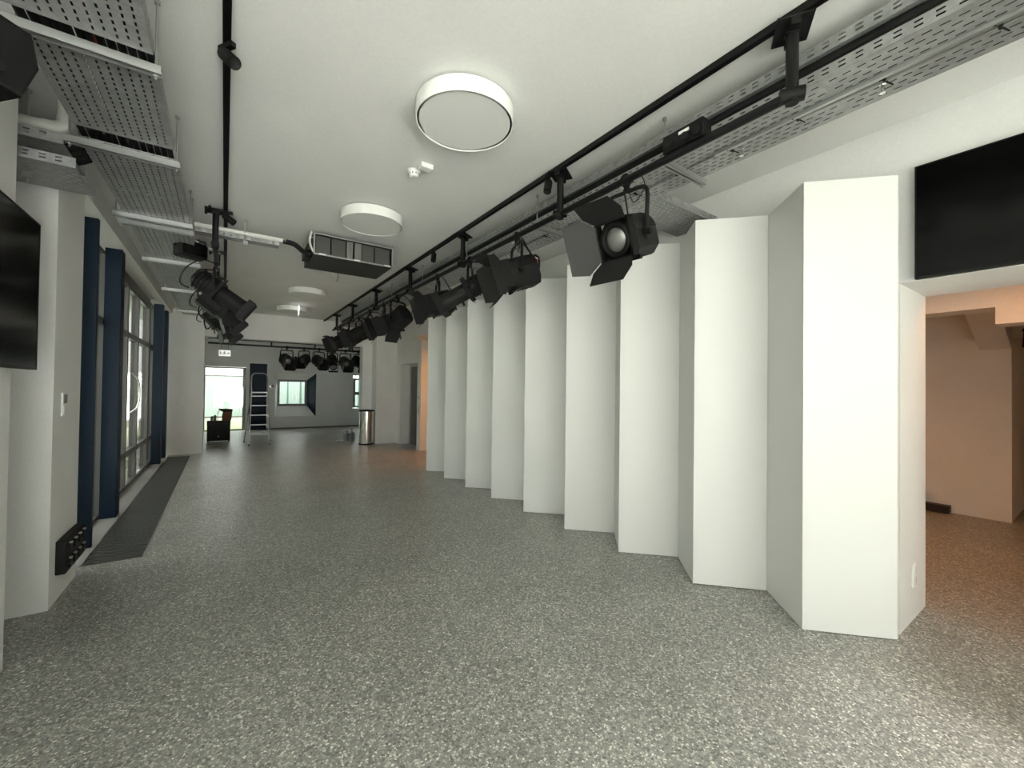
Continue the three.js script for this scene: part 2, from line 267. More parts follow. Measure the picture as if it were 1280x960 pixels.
function trayAlongZ(x0, x1, z0, z1, y, h, label, group, nRows, pitch = 0.054, slot = 0.032) {    // z0 > z1; runs towards -z
  const o = thing('cable_tray', label, 'cable tray', [x0, y, z0], 0, group), w = x1 - x0, L = z0 - z1, mod = Math.max(1, Math.round(L / 1.0)), l = L / mod, base = [], side = [[], []];
  for (let i = 0; i < mod; i++) {
    const g = slotted(w, l, sheetRows(w, nRows), pitch, slot, 0.0085, true, 0.014).clone(); g.rotateX(-Math.PI / 2); g.translate(0, 0, -l * i); base.push(g);
    for (const k of [0, 1]) { const q = slotted(h, l, [h * 0.38, h * 0.72], 0.065, 0.028, 0.008, false, 0.02).clone(); q.rotateX(-Math.PI / 2); q.rotateZ(Math.PI / 2); q.translate(k ? w : 0.0015, 0, -l * i); side[k].push(q); }
  }
  obj('base_sheet', base, M.zinc, o); obj('side_rail', side[0], M.zinc, o); obj('side_rail', side[1], M.zinc, o);
  return o;
}
function trayAlongX(x0, x1, z0, z1, y, h, label, group, nRows) {    // x0 < x1, z0 > z1
  const o = thing('cable_tray', label, 'cable tray', [x0, y, z0], 0, group), w = z0 - z1, L = x1 - x0;
  const g = slotted(w, L, sheetRows(w, nRows), 0.056, 0.026, 0.0075, true, 0.014).clone(); g.rotateX(-Math.PI / 2); g.rotateY(-Math.PI / 2); g.translate(0, 0, -w); obj('base_sheet', g, M.zinc, o);
  for (const k of [0, 1]) { const q = slotted(h, L, [h * 0.38, h * 0.72], 0.065, 0.028, 0.008, false, 0.02).clone(); q.rotateX(-Math.PI / 2); q.rotateZ(Math.PI / 2); q.rotateY(-Math.PI / 2); q.translate(0, 0, k ? -w : -0.0015); obj('side_rail', q, M.zinc, o); }
  return o;
}
function hanger(x0, x1, z, y, label, group, rods = [0.04, 1]) {     // strut channel on two threaded rods
  const o = thing('tray_hanger', label, 'hanger', [x0, y, z], 0, group), w = x1 - x0;
  obj('strut', merge([box(0, w, 0.036, 0.041, -0.02, 0.02), box(0, w, 0, 0.041, 0.018, 0.0205), box(0, w, 0, 0.041, -0.0205, -0.018), box(0, w, 0, 0.003, 0.009, 0.0205), box(0, w, 0, 0.003, -0.0205, -0.009)]), M.zincBright, o);
  for (const f of rods) { const x = Math.min(Math.max(f * w, 0.02), w - 0.02); const r = obj('threaded_rod', cyl([x, -0.02, 0], [x, CEIL - y, 0], 0.005, 0.005, 10), M.zincBright, o); obj('nut', cyl([x, -0.008, 0], [x, 0, 0], 0.011, 0.011, 6), M.zincBright, r); obj('anchor', cyl([x, CEIL - y - 0.02, 0], [x, CEIL - y, 0], 0.012, 0.012, 8), M.zincBright, r); }
}
const gL = 'perforated cable trays above the windows';
const LL = ['above the black wall screen', 'between two cable-filled gaps near the recess', 'above the white wall pier', 'above the first blue posts', 'running to the far blue posts'].map(t => 'galvanised perforated cable tray section ' + t);
[[1.2, -2.42], [-2.56, -3.36], [-3.46, -5.0], [-5.06, -7.5], [-7.52, -10.9]].forEach(([a, b], i) => trayAlongZ(-0.735, -0.285, a, b, i === 1 ? 3.03 : 3.015, 0.06, LL[i], gL, 11, 0.042, 0.025));
[-0.9, -2.5, -3.5, -4.78, -4.98, -6.3, -8.1, -10.3].forEach(z => hanger(-0.80, -0.265, z, 2.972, 'strut hanger on threaded rods under the window-side cable tray', 'hangers of the window-side cable tray'));
{ const g = []; for (let i = 0; i < 13; i++) { const x = -0.713 + i * 0.0335 + rnd() * 0.004, y = 3.034 + 0.012 + (i % 3) * 0.004; g.push(tube([[x, y, 1.1], [x + 0.01, y + 0.006, -2], [x - 0.008, y, -4], [x + 0.006, y + 0.004, -7], [x, y, -10.8]], 0.016, 30, 6)); }
  tag(obj('cable_bundle', g, M.cable), 'black cables lying in the window-side cable tray', 'cables', null, 'stuff'); }
tag(obj('cable', tube([[-0.49, 3.029, 1], [-0.485, 3.06, -2.3], [-0.492, 3.052, -2.7], [-0.48, 3.06, -5]], 0.01, 30, 6), M.red), 'thin red cable glimpsed in the gaps of the window-side tray', 'cable');
// branch into the recess on the left
trayAlongX(-1.7, -0.75, -3.5, -3.95, 2.83, 0.06, 'short perforated cable tray branching into the recess by the white pipe', null, 11);
trayAlongX(-1.7, -0.80, -3.5, -3.95, 2.955, 0.06, 'upper perforated tray in the recess below the white pipe', null, 11);
hanger(-1.02, -0.98, -3.72, 2.785, 'single strut bracket holding the recess cable tray', null, [0.5]);
tag(obj('cable_bundle', [0, 1, 2, 3, 4].map(i => tube([[-1.7, 2.98, -3.56 - i * 0.07], [-1.2, 2.978, -3.56 - i * 0.07], [-0.85, 2.985, -3.58 - i * 0.07], [-0.76, 3.05, -3.6 - i * 0.07]], 0.018, 20, 6)), M.cable), 'black cables in the recess tray', 'cables', null, 'stuff');
{ const o = thing('white_pipe', 'white insulated pipe with an elbow rising to the ceiling in the recess', 'pipe', [-0.86, 3.12, -3.7]);
  obj('run', cyl([-0.88, -0.035, 0], [-0.07, 0, 0], 0.038, 0.038, 20), M.pipeWhite, o); obj('elbow', tube([[-0.08, 0, 0], [-0.02, 0.004, 0], [0.015, 0.03, 0], [0.02, 0.08, 0]], 0.041, 16, 16), M.pipeWhite, o); obj('riser', cyl([0.02, 0.075, 0], [0.02, CEIL - 3.12, 0], 0.038, 0.038, 20), M.pipeWhite, o);
  obj('rod', cyl([-0.14, 0.03, 0], [-0.14, CEIL - 3.12, 0], 0.006, 0.006, 8), M.zincBright, o); }
// right side: two stacked trays
const gR = 'perforated cable trays behind the black lighting pipe';
[[1.4, -1.9], [-1.9, -4.9], [-4.9, -7.9], [-7.9, -10.9]].forEach(([a, b], i) => { const w = ['near the large fresnel light', 'behind the red plug', 'over the middle of the folding screen', 'over the far end of the folding screen'][i]; trayAlongZ(2.335, 2.735, a, b, 3.055, 0.06, 'lower galvanised perforated cable tray ' + w, gR, 9); trayAlongZ(2.335, 2.735, a, b, 3.182, 0.06, 'upper galvanised perforated cable tray ' + w, 'upper perforated cable trays', 9); });
for (let k = 0; k < 7; k++) hanger(2.30, 2.775, -1.645 - 1.335 * k, 3.012, 'strut hanger on threaded rods under the folding-screen side tray', 'hangers of the folding-screen side trays');
{ const g = []; for (let i = 0; i < 10; i++) { const x = 2.36 + i * 0.039, y = 3.2 + (i % 2) * 0.006; g.push(tube([[x, y, 1.3], [x + 0.004, y + 0.003, -2], [x - 0.004, y, -5], [x + 0.003, y, -8], [x, y, -10.8]], 0.0195, 24, 6)); }
  for (let i = 0; i < 13; i++) { const x = 2.357 + i * 0.0296, y = 3.073; g.push(tube([[x, y, 1.3], [x + 0.01, y + 0.003, -2], [x - 0.01, y, -5], [x + 0.003, y, -8], [x, y, -10.8]], 0.0147, 24, 6)); }
  for (let i = 0; i < 8; i++) { const x = 2.366 + i * 0.048, y = 3.112 + (i % 2) * 0.012; g.push(tube([[x, y, 1.3], [x + 0.004, y + 0.004, -1.5], [x - 0.004, y, -4], [x + 0.003, y + 0.003, -8], [x, y, -10.8]], 0.026, 30, 8)); }  // added cables, their black standing in for shade between the stacked trays
  for (let i = 0; i < 8; i++) { const x = 2.368 + i * 0.047, y = 3.151; g.push(tube([[x, y, 1.3], [x - 0.003, y, -2.5], [x + 0.003, y, -6], [x, y, -10.8]], 0.0275, 30, 8)); }  // second added layer, closes the gap so it reads as dark as shade
  tag(obj('cable_bundle', g, M.cable), 'black cables lying in the folding-screen side trays, with added layers darkening the gap between them', 'cables', null, 'stuff'); }
tag(obj('strut_rail', merge([box(2.508, 2.53, 3.036, 3.054, -1.42, 1.2, 0.002)]), M.zincBright), 'long bright strut rail fixed lengthwise under the folding-screen side tray', 'rail');
{ const o = thing('tied_wire', 'thin grey wire fixed with black ties under the folding-screen side tray', 'wire', [2.55, 3.045, 0]);
  obj('wire', tube([[0, 0, 0.6], [0.008, -0.002, -0.6], [-0.02, 0, -1.4], [0.01, -0.002, -2.3], [-0.015, 0, -3.2], [0, 0, -4.6]], 0.006, 60, 6), M.grey, o);
  for (let i = 0; i < 9; i++) { const z = -0.25 - i * 0.36, x = 0.012 * Math.sin(i * 2.1); obj('tie', merge([cyl([x - 0.016, 0, z], [x + 0.018, -0.002, z], 0.0085, 0.0085, 8), cyl([x + 0.012, 0, z], [x + 0.05, -0.012, z + 0.02], 0.004, 0.003, 6), cyl([x - 0.012, 0, z], [x - 0.03, -0.01, z - 0.012], 0.004, 0.003, 6)]), M.cable, o); }
  for (const z of [-0.62, -1.28, -1.95, -2.55, -3.3]) obj('clip', merge([cyl([0.02, 0.004, z], [0.02, -0.045, z], 0.007, 0.007, 8), cyl([0.02, -0.045, z], [0.02, -0.053, z], 0.013, 0.013, 10), cyl([0.02, -0.006, z], [0.02, -0.012, z], 0.014, 0.014, 10)]), M.chrome, o, 'shiny metal fixing'); }
trayAlongX(2.74, 3.62, -2.0, -2.4, 3.055, 0.06, 'short perforated tray branching over the folding screen to the wall', null, 9);

// ───────────────────────── lighting tracks, pipes and their posts ─────────────────────────
function track(x, z0, z1, label) {
  const o = thing('lighting_track', label, 'lighting track', [x, CEIL - 0.001, z0]);
  obj('profile', merge([box(-0.018, 0.018, -0.008, 0, z1 - z0, 0), box(-0.018, -0.012, -0.036, -0.006, z1 - z0, 0), box(0.012, 0.018, -0.036, -0.006, z1 - z0, 0)]), M.blackMetal, o);
  obj('conductor', box(-0.012, 0.012, -0.022, -0.008, z1 - z0, 0), M.black, o); obj('end_cap', box(-0.019, 0.019, -0.038, 0, z1 - z0 - 0.004, z1 - z0), M.black, o);
}
track(2.15, 1.6, -11.9, 'black ceiling lighting track beside the folding-screen side cable tray');
track(-0.02, 1.6, -11.2, 'black ceiling lighting track beside the window-side cable tray');
function trackSpot(x, z, label, tilt, pan) {
  const o = thing('track_spot', label, 'spotlight', [x, CEIL - 0.036, z], pan, null);
  obj('adapter', box(-0.014, 0.014, -0.028, 0, -0.05, 0.05, 0.003), M.black, o);
  const g = lathe([[0, 0.0], [0.03, 0.0], [0.032, 0.004], [0.032, 0.11], [0.028, 0.112], [0.027, 0.1], [0, 0.1]], 24); g.translate(0, -0.03, 0); g.rotateX(tilt); g.translate(0, -0.06, 0); obj('barrel', g, M.lampBlack, o);
  obj('stem', cyl([0, -0.02, 0], [0, -0.06, 0], 0.008), M.black, o);
}
trackSpot(-0.02, -2.56, 'small black track spotlight on the window-side track near the tray rods', 2.3, 0.6);
trackSpot(-0.01, -5.02, 'small black track spotlight by the post plate of the window-side pipe', 2.2, 1.4);
trackSpot(2.15, -2.62, 'small black track spotlight by a post of the folding-screen side pipe', 2.7, -0.9);
trackSpot(2.15, -4.88, 'small black track spotlight beyond the ceiling fan-coil unit', 2.8, -0.6);
function rig(x, y, zs, z0, z1, label, labelPost, group, turn = 0) {
  const o = thing('lighting_pipe', label, 'pipe', [x, y, z0]); obj('tube', cyl([0, 0, 0], [0, 0, z1 - z0], 0.0245, 0.0245, 20), M.blackMetal, o);
  for (const e of [0, z1 - z0]) obj('end_cap', cyl([0, 0, e - 0.004], [0, 0, e + 0.004], 0.0255, 0.0255, 20), M.black, o);
  for (const z of zs) {
    const p = thing('rig_post', labelPost, 'post', [x, CEIL, z], turn, group), h = CEIL - y;
    obj('plate', box(-0.09, 0.09, -0.05, -0.038, -0.075, 0.075, 0.003), M.blackMetal, p);
    obj('tube', cyl([0, -h - 0.035, 0], [0, -0.04, 0], 0.027, 0.027, 20), M.blackMetal, p);
    obj('bracket', merge([box(-0.03, 0.03, -0.075, -0.05, -0.03, 0.03, 0.004), box(-0.09, -0.07, -0.085, -0.05, -0.02, 0.02, 0.003), box(0.07, 0.09, -0.075, -0.05, -0.02, 0.02, 0.003)]), M.black, p);
    obj('cap', cyl([0, -h - 0.04, 0], [0, -h - 0.034, 0], 0.029, 0.029, 20), M.black, p);
    for (const [bx, bz] of [[-0.07, 0.055], [0.07, 0.055], [-0.07, -0.055], [0.07, -0.055]]) obj('bolt', cyl([bx, -0.056, bz], [bx, -0.049, bz], 0.008, 0.008, 6), M.black, p);
    obj('coupler', cyl([0, -h, -0.05], [0, -h, 0.05], 0.034, 0.034, 20), M.black, p);
    obj('hanger_rod', cyl([-0.05, -0.05, 0], [-0.05, 0, 0], 0.012), M.black, p);
  }
}
const PX = 2.195, PY = 2.965;
rig(PX, PY, [-0.86, -2.52, -4.18, -5.8, -7.45, -9.1, -10.6], -0.84, -11.0, 'black lighting pipe running in front of the folding screen', 'black ceiling post carrying the lighting pipe by the folding screen', 'posts of the folding-screen side pipe', 0.55);
rig(-0.1, 2.95, [-5.06, -6.6, -8.2], -5.02, -9.6, 'black lighting pipe on the window side hung from short posts', 'black ceiling post carrying the window-side lighting pipe', 'posts of the window-side pipe');
{ const o = thing('lighting_pipe', 'black double lighting pipe crossing behind the far beam', 'pipe', [-0.35, 2.60, -12.6]);
  obj('tube', cyl([0, 0, 0], [4.6, 0, 0], 0.0245), M.blackMetal, o); obj('tube', cyl([0, 0.125, 0], [4.6, 0.125, 0], 0.02), M.blackMetal, o);
  for (const x of [0.3, 1.35, 2.4, 3.4]) obj('drop_rod', cyl([x, 0, 0], [x, CEIL - 2.6, 0], 0.018), M.blackMetal, o); }
// power strip box on the pipe
{ const o = thing('socket_strip', 'black power distribution box with a white label on the lighting pipe', 'power box', [PX, 3.04, -1.42]);
  obj('body', box(-0.03, 0.06, -0.055, 0.05, -0.13, 0.13, 0.006), M.black, o); obj('label_plate', box(-0.034, -0.029, 0.012, 0.028, -0.02, 0.045), M.white, o, 'small white label');
  for (const z of [-0.085, 0.02, 0.09]) obj('socket', cyl([-0.028, -0.015, z], [-0.045, -0.015, z], 0.022, 0.022, 18), M.lampBlack, o); }
tag(obj('black_cable', [tube([[PX + 0.03, 2.995, -0.95], [PX + 0.03, 3.0, -1.3], [PX + 0.03, 2.997, -3], [PX + 0.03, 3.0, -6], [PX + 0.03, 2.997, -10]], 0.009, 60, 6)], M.cable), 'black supply cable tied along the folding-screen side pipe', 'cable');

// ───────────────────────── stage lights ─────────────────────────
function clampAndYoke(o, drop, half, knob = true) {
  obj('clamp', merge([cyl([0, 0, -0.022], [0, 0, 0.022], 0.036, 0.036, 18), box(-0.018, 0.018, -0.075, -0.02, -0.016, 0.016, 0.004), box(0.025, 0.05, -0.03, 0.02, -0.012, 0.012, 0.003)]), M.black, o);
  obj('safety_bolt', merge([cyl([-0.014, -0.062, 0.02], [-0.014, -0.062, 0.045], 0.009, 0.009, 8), cyl([0.006, -0.075, 0.0], [0.006, -0.105, 0], 0.008, 0.008, 8)]), M.zincBright, o);
  const r = 0.04, top = -0.085;
  obj('yoke', merge([tube([[-half, -drop, 0], [-half, -drop * 0.7, 0], [-half, top - r, 0], [-half + r * 0.35, top - r * 0.3, 0], [-half + r, top, 0], [0, top, 0], [half - r, top, 0], [half - r * 0.35, top - r * 0.3, 0], [half, top - r, 0], [half, -drop * 0.7, 0], [half, -drop, 0]], 0.014, 60, 8)]), M.blackMetal, o);
  if (knob) for (const s of [-1, 1]) obj('knob', merge([cyl([s * (half - 0.01), -drop, 0], [s * (half + 0.03), -drop, 0], 0.025, 0.02, 14), box(s * half - 0.006, s * half + 0.006, -drop - 0.04, -drop + 0.04, -0.014, 0.014, 0.003)]), M.black, o);
}
function place(g, tilt, drop) { g.rotateX(tilt); g.translate(0, -drop, 0); return g; }
function barnDoors(o, R, z, tilt, drop, open, len) {
  for (let k = 0; k < 4; k++) {
    if (open[k] === null) continue;
    const w = R * 0.95, w2 = R * (k % 2 ? 1.55 : 1.25), s = new THREE.Shape([[-w, 0], [w, 0], [w2, len * 0.45], [w2 * 0.86, len], [-w2 * 0.86, len], [-w2, len * 0.45]].map(p => new THREE.Vector2(...p)));
    const g = new THREE.ExtrudeGeometry(s, { depth: 0.003, bevelEnabled: false }); g.rotateX(Math.PI / 2 - open[k]); g.translate(0, R * 1.02, z); g.rotateZ(k * Math.PI / 2);
    const d = obj('barn_door', place(g, tilt, drop), M.flap, o);
    const h = cyl([-w * 0.9, R * 1.02, z], [w * 0.9, R * 1.02, z], 0.006, 0.006, 8); h.rotateZ(k * Math.PI / 2); obj('hinge', place(h, tilt, drop), M.blackMetal, d);
  }
}
function cableLoop(o, pts, r = 0.006) { obj('cable', tube(pts, r, 40, 6), M.cable, o); }
// fresnel: +z is the beam
function fresnel(label, pos, pan, tilt, group, open = [0.6, 0.7, 0.6, 0.7], drop = 0.35, doorLength = 0.19) {
  const half = 0.155, o = thing('fresnel_light', label, 'stage light', pos, pan, group);
  clampAndYoke(o, drop, half);
  const s = new THREE.Shape(), w = 0.128, hT = 0.135, hB = 0.135;    // rounded top, flat chamfered bottom
  s.moveTo(-w, -hB + 0.05); s.lineTo(-w + 0.045, -hB); s.lineTo(w - 0.045, -hB); s.lineTo(w, -hB + 0.05); s.lineTo(w, 0.02); s.absarc(0, 0.01, w, 0.05, Math.PI - 0.05, false); s.closePath();
  const b = new THREE.ExtrudeGeometry(s, { depth: 0.25, bevelEnabled: true, bevelSize: 0.008, bevelThickness: 0.008, bevelSegments: 2, curveSegments: 16 }); b.translate(0, 0, -0.17);
  const h = obj('housing', place(b, tilt, drop), M.lampBlack, o);
  const fins = []; for (let i = 0; i < 5; i++) { const f = box(-0.09, 0.09, -hB - 0.012, -hB + 0.004, -0.14 + i * 0.045, -0.132 + i * 0.045); fins.push(f); } fins.push(box(-0.13, -0.05, -hB - 0.02, -hB + 0.01, 0.06, 0.085, 0.003), box(0.05, 0.13, -hB - 0.02, -hB + 0.01, 0.06, 0.085, 0.003));
  obj('cooling_fin', place(merge(fins), tilt, drop), M.black, h);
  const ring = lathe([[0.078, 0.085], [0.1, 0.085], [0.114, 0.095], [0.114, 0.135], [0.104, 0.142], [0.083, 0.142], [0.078, 0.13], [0.078, 0.085]], 36); ring.rotateX(Math.PI / 2); obj('front_ring', place(ring, tilt, drop), M.black, o);
  const lz = lathe([[0, 0.135], [0.03, 0.132], [0.06, 0.124], [0.08, 0.11]], 32); lz.rotateX(Math.PI / 2); obj('lens', place(lz, tilt, drop), M.lens, o, 'pale glass fresnel lens');
  const gf = merge([box(-0.125, 0.125, -0.125, -0.115, 0.085, 0.15), box(-0.125, -0.115, -0.125, 0.125, 0.085, 0.15), box(0.115, 0.125, -0.125, 0.125, 0.085, 0.15), box(-0.125, 0.125, 0.115, 0.125, 0.085, 0.15)]); obj('colour_frame', place(gf, tilt, drop), M.black, o);
  barnDoors(o, 0.118, 0.15, tilt, drop, open, doorLength);
  cableLoop(o, [[0.0, -0.02, -0.02], [-0.06, 0.02, -0.06], [-0.1, -0.1, -0.16], [-0.09, -0.26, -0.2], [-0.02, -0.33, -0.19]]);
  cableLoop(o, [[0.02, -0.03, 0.02], [0.1, 0.0, 0.03], [0.15, -0.1, 0.02], [0.06, -0.17, 0.0], [0.02, -0.09, 0]], 0.003);
  return o;
}
// ellipsoidal profile: long barrel
function profile(label, pos, pan, tilt, group, hood = true) {
  const drop = 0.32, half = 0.13, o = thing('profile_light', label, 'stage light', pos, pan, group);
  clampAndYoke(o, drop, half);
  const b = lathe([[0, -0.24], [0.06, -0.24], [0.095, -0.21], [0.11, -0.16], [0.11, -0.02], [0.1, 0.0], [0.1, 0.02]], 28); b.rotateX(Math.PI / 2); const h = obj('lamp_house', place(b, tilt, drop), M.lampBlack, o);
  const gf = []; for (let i = 0; i < 4; i++) { const r = lathe([[0.1, -0.19 + i * 0.04], [0.122, -0.19 + i * 0.04], [0.122, -0.183 + i * 0.04], [0.1, -0.183 + i * 0.04]], 24); r.rotateX(Math.PI / 2); gf.push(r); } obj('cooling_rib', place(merge(gf), tilt, drop), M.black, h);
  const gate = box(-0.115, 0.115, -0.115, 0.115, 0.0, 0.05, 0.008); const gt = obj('gate', place(gate, tilt, drop), M.black, o);
  const sh = merge([box(-0.16, -0.11, -0.02, 0.02, 0.02, 0.026), box(0.11, 0.16, -0.02, 0.02, 0.02, 0.026), box(-0.02, 0.02, 0.11, 0.165, 0.02, 0.026), box(-0.02, 0.02, -0.165, -0.11, 0.02, 0.026)]); obj('shutter_handle', place(sh, tilt, drop), M.blackMetal, gt);
  const t = lathe([[0.085, 0.045], [0.09, 0.06], [0.09, 0.3], [0.098, 0.305], [0.098, 0.335], [0.086, 0.34], [0.082, 0.33]], 28); t.rotateX(Math.PI / 2); obj('lens_tube', place(t, tilt, drop), M.lampBlack, o);
  const lz = lathe([[0, 0.332], [0.04, 0.326], [0.083, 0.31]], 28); lz.rotateX(Math.PI / 2); obj('lens', place(lz, tilt, drop), M.lens, o);
  const kn = merge([cyl([0, -0.09, 0.14], [0, -0.13, 0.14], 0.012), cyl([0, -0.09, 0.24], [0, -0.13, 0.24], 0.012)]); obj('focus_knob', place(kn, tilt, drop), M.black, o);
  if (hood) { const f = merge([box(-0.12, 0.12, -0.12, -0.112, 0.325, 0.40), box(-0.12, 0.12, 0.112, 0.12, 0.325, 0.40), box(-0.12, -0.112, -0.12, 0.12, 0.325, 0.40), box(0.112, 0.12, -0.12, 0.12, 0.325, 0.40)]); obj('colour_frame', place(f, tilt, drop), M.black, o); }
  cableLoop(o, [[0, -0.02, -0.02], [-0.08, -0.02, -0.12], [-0.14, -0.16, -0.26], [-0.1, -0.3, -0.3], [-0.02, -0.33, -0.24]], 0.007);
  return o;
}
const aim = (dx, dz) => Math.atan2(dx, dz), gRig = 'stage lights on the folding-screen side pipe';
// folding-screen side pipe
fresnel('large black fresnel stage light with open barn doors showing its pale round lens', [PX, PY, -1.85], aim(-1, 0.12), 0.36, gRig, [0.62, 0.72, 0.62, null], 0.39, 0.215);
fresnel('black fresnel stage light with barn doors beside the red plug', [PX, PY, -3.12], aim(-1, -0.32), 0.32, gRig);
profile('black tubular profile stage light between two barn-door fresnels on the folding-screen pipe', [PX, PY, -4.0], aim(-0.9, -0.75), 0.5, gRig);
fresnel('black fresnel stage light with barn doors in front of the orange-lit wall edge', [PX, PY, -4.85], aim(-1, -0.3), 0.3, gRig);
fresnel('black fresnel stage light with one drooping barn door near the lift', [PX, PY, -6.3], aim(-0.5, -1), 0.55, gRig);
fresnel('black fresnel stage light further along the folding-screen pipe', [PX, PY, -7.0], aim(-1, -0.2), 0.4, gRig);
profile('black profile stage light further along the folding-screen pipe', [PX, PY, -7.8], aim(-0.9, -0.6), 0.5, gRig);
fresnel('black fresnel stage light in the crowded end of the folding-screen pipe', [PX, PY, -8.6], aim(-1, 0.1), 0.45, gRig);
profile('black profile stage light in the crowded end of the folding-screen pipe', [PX, PY, -9.4], aim(-1, -0.2), 0.5, gRig);
fresnel('last black fresnel stage light on the folding-screen pipe by the far beam', [PX, PY, -10.2], aim(-1, 0.2), 0.4, gRig);
// window-side pipe
const gWin = 'stage lights on the window-side pipe';
profile('black profile stage light angled down across the hall, first on the window-side pipe', [-0.1, 2.95, -5.75], aim(1, 0.12), 0.62, gWin);
fresnel('black fresnel stage light hanging behind the first window-side profile light', [-0.1, 2.95, -6.55], aim(1, -0.1), 0.7, gWin);
profile('black profile stage light mid-way on the window-side pipe', [-0.1, 2.95, -7.2], aim(1, 0.05), 0.75, gWin);
fresnel('black fresnel stage light towards the end of the window-side pipe', [-0.1, 2.95, -8.0], aim(1, -0.2), 0.8, gWin);
profile('last black profile stage light on the window-side pipe', [-0.1, 2.95, -8.8], aim(1, 0), 0.8, gWin);
{ const o = thing('flood_light', 'small black flood light on a side arm of the window-side post', 'stage light', [-0.32, 2.98, -5.55], 0.5);
  obj('housing', new RoundedBoxGeometry(0.27, 0.17, 0.16, 3, 0.03), M.black, o); obj('front_glass', box(-0.11, 0.11, -0.065, 0.065, 0.078, 0.086, 0.004), M.screen, o);
  obj('bracket', merge([bar([-0.14, 0, 0], [-0.14, 0.12, 0], 0.02, 0.006), bar([0.14, 0, 0], [0.14, 0.12, 0], 0.02, 0.006), bar([-0.145, 0.12, 0], [0.145, 0.12, 0], 0.02, 0.006)]), M.blackMetal, o);
  obj('arm', bar([0.0, 0.12, 0], [0.24, 0.02, 0.09], 0.02, 0.02), M.blackMetal, o); }
{ const t = thing('cable_coil', 'black lamp cables looping down beside the window-side lights', 'cable', [-0.2, 2.9, -6.0]);
  for (let i = 0; i < 5; i++) { const y = -0.05 * i - 0.06 * rnd(), z = -0.5 * i, a = 0.06 + 0.09 * rnd(), b = 0.1 + 0.16 * rnd(); obj('cable', tube([[0.08, y + 0.04, z], [-a * 0.6, y + 0.02, z - 0.03], [-a, y - b * 0.5, z], [-a * 0.5, y - b, z + 0.05], [0.03, y - b * 0.8, z + 0.02], [0.06, y - b * 1.2, z - 0.05]], 0.009, 50, 6), M.cable, t); } }
// pipe behind the far beam
const gFar = 'stage lights behind the far beam';
const f0 = fresnel('black barn-door stage light hung on the pipe behind the far beam', [1.36, 2.6, -12.6], aim(0.25, 1), 0.35, gFar, [0.12, 0.12, 0.35, 0.12]);
for (const [x, a, s] of [[1.78, -0.6, 0.9], [2.16, 0.35, 0.95], [2.86, 0.1, 1]]) { const c = dup(f0, [x, 2.6, -12.6], aim(a, 1)); c.scale.setScalar(s); }
const f1 = profile('black tubular stage light hung on the pipe behind the far beam', [2.51, 2.6, -12.6], aim(-0.1, 1), 0.6, gFar); dup(f1, [3.22, 2.6, -12.6], aim(0.25, 1));
// red plug on a cable loop
{ const o = thing('red_plug', 'red round power plug hanging on a black cable above the folding screen', 'plug', [2.5, 2.81, -3.26]);
  const b = lathe([[0, -0.045], [0.025, -0.045], [0.04, -0.02], [0.042, 0.035], [0.036, 0.045], [0, 0.045]], 24); obj('body', b, M.red, o);
  obj('collar', lathe([[0.038, 0.028], [0.045, 0.028], [0.045, 0.04], [0.038, 0.04]], 24), M.white, o);
  obj('cable', tube([[0, 0.04, 0], [0.01, 0.075, 0], [0.06, 0.06, 0], [0.07, -0.02, 0.0], [0.05, -0.1, 0], [-0.02, -0.16, 0.02]], 0.011, 30, 8), M.cable, o);
  obj('lead', tube([[0, 0.05, 0], [-0.1, 0.12, 0.02], [-0.2, 0.17, 0.05], [-0.28, 0.19, 0.08]], 0.009, 20, 6), M.cable, o); }

